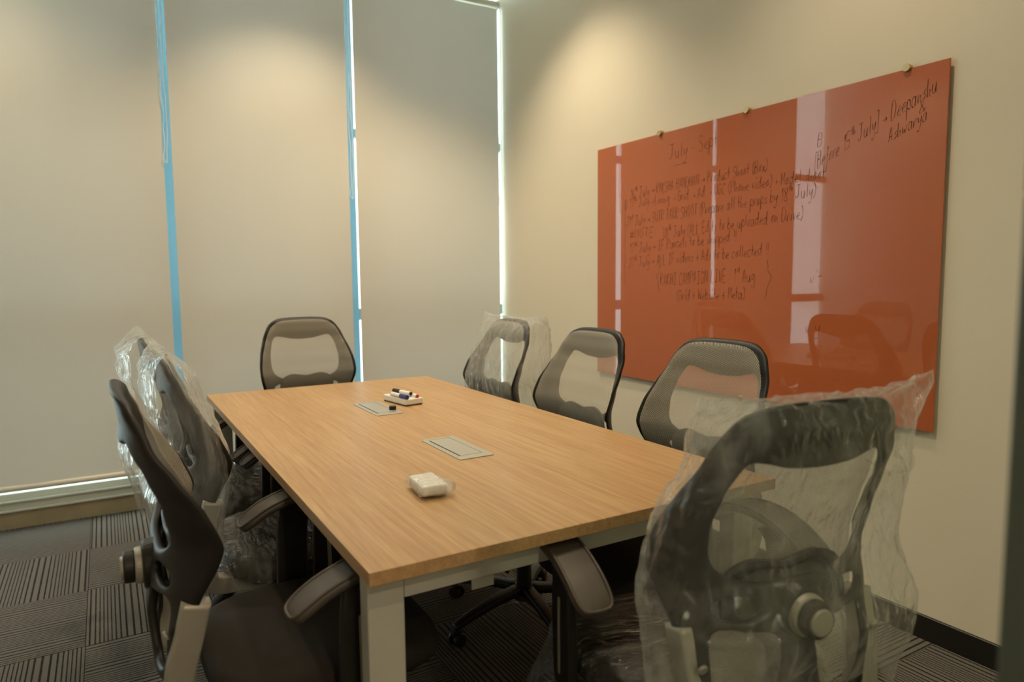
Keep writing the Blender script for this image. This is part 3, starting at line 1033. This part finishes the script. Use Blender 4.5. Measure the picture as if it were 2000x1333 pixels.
def bm_lumbar(front):
    o_ = [(-.135, .70), (-.13, .665), (-.07, .648), (0, .645), (.07, .648), (.13, .665), (.135, .70), (.125, .745), (.08, .768), (.035, .764), (0, .758), (-.035, .764), (-.08, .768), (-.125, .745)]
    lp = [(p.x, p.y) for p in catmull([(a, b, 0) for a, b in o_], 3, closed=True)]
    if front:
        sc = [(u * 0.95, 0.707 + (v - 0.707) * 0.95) for u, v in lp]
        vo, fs, loops = plate(sc, [], 0.014)
        bm = bmesh.new(); uvl = bm.loops.layers.uv.new('UVMap')
        vs = [bm.verts.new(surf(p.x, p.y, 0.005, 0.70)) for p in vo]
        for f in fs:
            fc = bm.faces.new([vs[i] for i in f])
            for l, i in zip(fc.loops, f): l[uvl].uv = (vo[i].x, vo[i].y)
        return bm
    hole = [(u * 0.80, 0.707 + (v - 0.707) * 0.72) for u, v in lp]
    return thick_plate(lp, [hole], 0.016, 0.006, 0.85, 0.004, 0.006)


def mk(name, bm, m, smooth=True, bevel=0):
    o = obj(name, bm, m, None, smooth, bevel)
    me = o.data; bpy.data.objects.remove(o)
    return me


PARTS = []      # (name, mesh, sub-parts)


def mesh_part(name, bm, m, subs=(), smooth=False, bevel=0):
    PARTS.append((name, mk(name, bm, m, smooth, bevel), list(subs)))


PARTS.append(('back_shell', me_shell, []))
PARTS.append(('back_net', me_net, []))
M['foam'] = simple('grey knitted lumbar fabric', (0.11, 0.10, 0.08), 0.8, noise_amt=0.35, nscale=420, bump=0.5, bscale=420)
lf = mk('lumbar_net', bm_lumbar(True), M['foam'])
mesh_part('lumbar_pad', bm_lumbar(False), M['black'], [('lumbar_net', lf)], smooth=True)
# hub and knob
hub = surf(0, 0.685)
bm = bmesh.new(); cyl(bm, hub + Vector((0, 0.008, 0)), hub + Vector((0, -0.020, 0)), 0.052, 0.047, seg=32)
mesh_part('hub', bm, M['black'], bevel=0.004)
bm = bmesh.new(); cyl(bm, hub + Vector((0, -0.020, 0)), hub + Vector((0, -0.034, 0)), 0.037, 0.035, seg=36)
ring = mk('knob_collar', bm, M['silver'], False, 0.003)
bm = bmesh.new(); cyl(bm, hub + Vector((0, -0.052, 0)), hub + Vector((0, -0.059, 0)), 0.0235, 0.022, seg=36)
capm = mk('knob_face', bm, M['silver'], False, 0.002)
bm = bmesh.new(); cyl(bm, hub + Vector((0, -0.034, 0)), hub + Vector((0, -0.054, 0)), 0.032, 0.031, seg=36)
mesh_part('tilt_knob', bm, M['black'], [('knob_collar', ring), ('knob_face', capm)], bevel=0.003)
# silver J bars
for s in (-1, 1):
    bm = bmesh.new()
    path = catmull([(s * .192, -.236, .668), (s * .188, -.252, .60), (s * .180, -.268, .53), (s * .168, -.268, .465), (s * .150, -.235, .425), (s * .125, -.15, .408), (s * .105, -.02, .405)], 5)
    sweep(bm, path, lambda t: rrect(0.019, 0.025, 0.006, 3), (1, 0, 0))
    a = mk('back_bar', bm, M['silver'], True)
    bm = bmesh.new(); cyl(bm, (s * .186, -.285, .615), (s * .186, -.290, .613), 0.009, 0.008, seg=18)
    PARTS.append(('back_bar', a, [('bolt', mk('bolt', bm, M['silver'], False, 0.001))]))


# seat
def superloop(hx_, hy_, z, e=3.4, n=48, cy=0.03, sh=0.0):
    r = []
    for k in range(n):
        a = 2 * PI * k / n; c, s = math.cos(a), math.sin(a)
        x = hx_ * math.copysign(abs(c) ** (2 / e), c); y = hy_ * math.copysign(abs(s) ** (2 / e), s)
        zz = z - sh * max(0, y / hy_) ** 3
        r.append(Vector((x, cy + y, zz)))
    return r


def stack(loops, capt=True, capb=True):
    bm = bmesh.new(); R = [[bm.verts.new(p) for p in l] for l in loops]
    n = len(R[0])
    for a, b in zip(R, R[1:]):
        for i in range(n): bm.faces.new((a[i], a[(i + 1) % n], b[(i + 1) % n], b[i]))
    if capb: bm.faces.new(list(reversed(R[0])))
    if capt: bm.faces.new(R[-1])
    return bm


mesh_part('seat', stack([superloop(.215, .215, .425), superloop(.238, .238, .432, sh=.01), superloop(.245, .247, .455, sh=.02), superloop(.238, .240, .478, sh=.024),
                         superloop(.215, .218, .489, sh=.026), superloop(.15, .155, .492, sh=.02), superloop(.05, .05, .491, sh=0)]), M['fabric'], smooth=True)
mesh_part('seat_pan', stack([superloop(.15, .16, .400), superloop(.215, .215, .412), superloop(.222, .222, .426)]), M['black'], smooth=True)
bm = bmesh.new(); box(bm, -.075, .075, -.10, .11, .355, .402); cyl(bm, (.07, .03, .375), (.21, .03, .372), .006, seg=10); box(bm, .19, .235, .015, .045, .368, .376)
mesh_part('tilt_mechanism', bm, M['black'], bevel=0.004)


# arms
def arm_path(s):
    return catmull([(s * .268, -.088, .628), (s * .268, -.062, .648), (s * .267, -.02, .672), (s * .265, .04, .692), (s * .262, .10, .697), (s * .259, .155, .690), (s * .256, .185, .678)], 5)


for s in (-1, 1):
    ap = arm_path(s)

    def sec(t):
        w = 0.041 * math.sqrt(max(0.03, 1 - abs(2 * t - 1) ** 7)); 
        return rrect(max(w, 0.012), 0.0105, 0.009, 3)
    bm = bmesh.new(); sweep(bm, ap, sec, (1, 0, 0))
    armrest = mk('armrest', bm, M['armtop'])
    # inset pad face framed by a raised rim
    bm = bmesh.new()
    n = len(ap); L_, R_ = [], []
    for i, p in enumerate(ap):
        t = i / (n - 1); w = 0.041 * math.sqrt(max(0.03, 1 - abs(2 * t - 1) ** 7)) - 0.004
        tt = (ap[min(i + 1, n - 1)] - ap[max(i - 1, 0)]).normalized(); up = Vector((1, 0, 0)).cross(tt).normalized()
        if 1 <= i <= n - 2:
            L_.append(p + Vector((-w, 0, 0)) + up * 0.0105); R_.append(p + Vector((w, 0, 0)) + up * 0.0105)
    rim = catmull(L_[::2] + list(reversed(R_))[::2], 3, closed=True); rim.append(rim[0]); rim.append(rim[1])
    sweep(bm, rim, lambda t: circ(0.0036, 6), (0.01, 0.02, 1), cap=False)
    rimm = mk('pad_rim', bm, M['armtop'])
    PARTS.append(('armrest', armrest, [('pad_rim', rimm)]))
    bm = bmesh.new()
    path = catmull([(s * .266, .055, .672), (s * .272, .046, .645), (s * .276, .040, .60), (s * .276, .036, .50), (s * .274, .034, .43), (s * .255, .034, .402), (s * .21, .034, .392), (s * .10, .034, .392)], 5)

    def psec(t):
        return rrect(0.011, 0.038 + 0.012 * max(0, 1 - t * 6), 0.006, 3)
    sweep(bm, path, psec, (1, 0, 0.02))
    post = mk('arm_post', bm, M['black'])
    bm = bmesh.new()
    xx = s * .288
    pp = [(0.0055 * math.cos(a), 0.075 * (1 if math.sin(a) > 0 else -1) + 0.0055 * math.sin(a)) for a in [2 * PI * q / 16 for q in range(16)]]
    vs = [bm.verts.new((xx, .040 + a, .530 + b)) for a, b in pp]
    f = bm.faces.new(vs); e = bmesh.ops.extrude_face_region(bm, geom=[f]); bmesh.ops.translate(bm, vec=(s * -0.004, 0, 0), verts=[v for v in e['geom'] if isinstance(v, bmesh.types.BMVert)])
    PARTS.append(('arm_post', post, [('slot_strip', mk('slot_strip', bm, M['silver'], False))]))

# gas column and star base (own sub-tree so that it can swivel)
bm = bmesh.new(); cyl(bm, (0, 0, .10), (0, 0, .25), .027, seg=20); cyl(bm, (0, 0, .25), (0, 0, .36), .015, seg=16)
mesh_part('gas_column', bm, M['black'])
BASE = []
bm = bmesh.new(); cyl(bm, (0, 0, .075), (0, 0, .13), .042, .034, seg=20)
BASE.append(('base_hub', mk('base_hub', bm, M['black'], False, 0.003), [], 0))
bm = bmesh.new()
sweep(bm, catmull([(.03, 0, .112), (.14, 0, .105), (.25, 0, .085), (.315, 0, .068)], 4), lambda t: rrect(0.024 - 0.009 * t, 0.016 - 0.006 * t, 0.006, 2), (0, 1, 0))
leg_me = mk('base_leg', bm, M['black'])
bm = bmesh.new()
for q in (-1, 1): cyl(bm, (.305, q * .010, .0255), (.305, q * .024, .0255), .0255, .023, seg=20)
cyl(bm, (.305, -.010, .0255), (.305, .010, .0255), .010, seg=10); cyl(bm, (.31, 0, .03), (.31, 0, .068), .007, seg=10)
box(bm, .285, .325, -.009, .009, .038, .054)
cast_me = mk('caster', bm, M['black'], False, 0.002)


def link(name, me, parent, m=None):
    o = bpy.data.objects.new(name, me); COL.objects.link(o); o.parent = parent
    return o


def chair(x, y, heading, lab, grp, swivel=0.0):
    """heading: direction the sitter faces, degrees from +X"""
    r = thing('office_chair', lab, 'chair', (x, y, 0), math.radians(heading - 90), grp)
    for name, me, subs in PARTS:
        p = link(name, me, r)
        for sn, sm in subs: link(sn, sm, p)
    h = link('base_hub', BASE[0][1], r)
    for k in range(5):
        a = math.radians(swivel + 72 * k) - r.rotation_euler.z
        l = link('base_leg', leg_me, r); l.rotation_euler = (0, 0, a)
        c = link('caster', cast_me, l)
    return r


GRP = 'net backed office chairs round the meeting table'
ch = {}
ch['A'] = chair(0.350, 1.525, 0, 'unwrapped black net back office chair nearest on the left, seen from behind', GRP, 20)
ch['C'] = chair(0.455, 2.125, 0, 'bag covered office chair in the middle of the left side of the table', GRP, 50)
ch['B'] = chair(0.440, 2.755, 0, 'bag covered office chair at the far end of the left side', GRP, 10)
ch['D'] = chair(0.872, 3.285, 270, 'unwrapped net back office chair at the far end in front of the blinds', GRP, 0)
ch['E'] = chair(1.310, 2.790, 180, 'bag covered office chair on the right side, farthest, near the corner', GRP, 30)
ch['F'] = chair(1.270, 2.085, 180, 'unwrapped net back office chair in the middle of the right side', GRP, 190)
ch['G'] = chair(1.298, 1.490, 180, 'unwrapped net back office chair on the right side below the red board', GRP, 70)
ch['H'] = chair(1.028, 1.015, 81, 'bag covered office chair at the near end, large in the right foreground', GRP, 100)


# plastic bags over the backs
def bag(c, lab, seed, w_tab, z_top, z_bot, fluff=1.0, ears=(1.0, 1.0), front=0.02, back=0.035, hem=0.03, sag=1.0, narrow=1.0):
    rnd = random.Random(seed)
    nu, nv = 150, 110
    off = Vector((seed * 3.1, seed * 1.7, 0))
    bm = bmesh.new(); R = []
    for j in range(nv + 1):
        t = j / nv
        ring = []
        for i in range(nu):
            a = 2 * PI * i / nu
            ca, sa = math.cos(a), math.sin(a)
            zb = z_bot + hem * noise.noise(Vector((ca * 1.5, sa * 1.5, seed)))*1.6
            z = z_top + (zb - z_top) * t
            w = interp(w_tab, t) * (narrow if ca > 0 else 1.0)
            ear = ears[0] if ca > 0 else ears[1]
            wtop = 0.052 * ear * math.exp(-(t / 0.09) ** 2) * abs(ca) ** 3
            zz = z - 0.060 * abs(ca) ** 2.2 * max(0, 1 - t / 0.30) * sag
            if t < 0.12: zz = z - 0.012 * (1 - t / 0.12) * (1 - abs(ca) ** 4) * 0.6 + 0.012 * ear * abs(ca) ** 6 * (1 - t / 0.12)
            zc = max(0.5, min(1.05, z))
            yf = surf(0, zc).y * 0.35 + interp(YR, zc) * 0.65 + front + 0.012
            yb_ = surf(0, zc).y - back - 0.045 * math.exp(-((z - 0.68) / 0.09) ** 2)
            open_ = min(1.0, (t / 0.10)) ** 0.55
            ym = (yf + yb_) / 2; d = (yf - yb_) / 2
            d = max(0.010, d * open_)
            y_top = surf(0, 1.045).y + 0.01
            ym = ym * open_ + y_top * (1 - open_)
            e = 0.62
            x = (w + wtop) * math.copysign(abs(ca) ** e, ca)
            y = ym + d * math.copysign(abs(sa) ** e, sa)
            p = Vector((x, y, zz))
            nrm = Vector((ca, sa * 1.3, 0)).normalized()
            q = Vector((x * 16, y * 16, zz * 3.2)) + off
            r1 = 1 - abs(noise.noise(q)) * 2.2
            r2 = 1 - abs(noise.noise(Vector((x * 30, y * 30, zz * 22)) + off)) * 2.2
            big = noise.noise(Vector((x * 5, y * 5, zz * 3.5)) + off)
            amp = fluff * (0.35 + 0.65 * min(1, t * 3))
            crk = noise.noise(Vector((x * 60, y * 60, zz * 55)) + off)
            p += nrm * amp * (0.005 * r1 + 0.0022 * r2 + 0.016 * (big + 0.25)) + nrm * 0.0022 * crk * fluff * (1.0 if t < 0.25 else 0.5)
            p.z += 0.0045 * fluff * r2 * (1 if t < 0.2 else 0.5) + 0.004 * crk
            ring.append(bm.verts.new(p))
        R.append(ring)
    for a_, b_ in zip(R, R[1:]):
        for i in range(nu): bm.faces.new((a_[i], a_[(i + 1) % nu], b_[(i + 1) % nu], b_[i]))
    # pinched top seam
    n2 = nu // 2
    for i in range(n2):
        a0, a1 = i, i + 1
        b0, b1 = (nu - i) % nu, (nu - i - 1) % nu
        q = []
        for v in (R[0][a0], R[0][a1], R[0][b1], R[0][b0]):
            if v not in q: q.append(v)
        if len(q) >= 3:
            try: bm.faces.new(q)
            except ValueError: pass
    o = obj('plastic_bag', bm, M['film'], None, smooth=True)
    tag(o, lab, 'plastic bag', 'clear bags over the chair backs')
    o.location = c.location; o.rotation_euler = c.rotation_euler
    return o


WT = [(0, .225), (.06, .235), (.2, .250), (.45, .265), (.7, .275), (1, .262)]
bag(ch['H'], 'clear polythene bag over the chair back in the right foreground', 3, [(0, .205), (.08, .220), (.2, .240), (.45, .262), (.62, .285), (.8, .275), (1, .25)], 1.064, 0.52, 1.0, (1.3, 0.6), hem=0.06, sag=1.6, narrow=0.87)
bag(ch['E'], 'clear polythene bag over the farthest right chair near the corner', 5, WT, 1.066, 0.46, 1.0, (0.9, 0.8), back=0.09, hem=0.04)
bag(ch['C'], 'clear polythene bag over the middle left chair', 8, WT, 1.062, 0.50, 0.7, (0.5, 0.4), back=0.05, hem=0.05)
bag(ch['B'], 'clear polythene bag over the far left chair', 12, WT, 1.064, 0.46, 0.9, (0.6, 0.7), back=0.08, hem=0.06)


def seat_film(c, lab, seed, skirt=0.0):
    L = []
    for hx_, z, sh in ((.255 + skirt * .3, .405 - skirt, .01), (.252, .43, .012), (.2505, .457, .02), (.244, .483, .024), (.22, .4955, .026), (.19, .4985, .024), (.16, .499, .02), (.12, .4985, .015), (.08, .498, .006), (.04, .498, 0)):
        l = superloop(hx_, hx_, z, n=96, sh=sh, cy=.032)
        q = []
        for k, p in enumerate(l):
            n_ = 1 - abs(noise.noise(Vector((p.x * 40, p.y * 14, p.z * 30 + seed)))) * 2
            n2 = noise.noise(Vector((p.x * 6, p.y * 6, seed)))
            out = Vector((p.x, p.y - .03, 0)).normalized() if z < .47 else Vector((0, 0, 0))
            if z < 0.42 and skirt:
                out *= 1 + 3 * abs(n2)
                q.append(p + out * (0.012 * n_ + 0.05 * skirt * 8 * abs(n2)) + Vector((0, 0, -0.05 * n2)))
            else:
                q.append(p + out * 0.006 * (n_ + .4) + Vector((0, 0, 0.0022 * (n_ + .3))))
        L.append(q)
    o = obj('seat_cover', stack(L, capt=True, capb=False), M['wrap'], None, smooth=True)
    tag(o, lab, 'seat cover', 'clear films over the chair seats')
    o.location = c.location; o.rotation_euler = c.rotation_euler
    return o


seat_film(ch['H'], 'loose clear film over the seat of the right foreground chair', 2, skirt=0.12)
seat_film(ch['C'], 'shiny clear film over the seat of the middle left chair', 4)
seat_film(ch['B'], 'shiny clear film over the seat of the far left chair', 6)
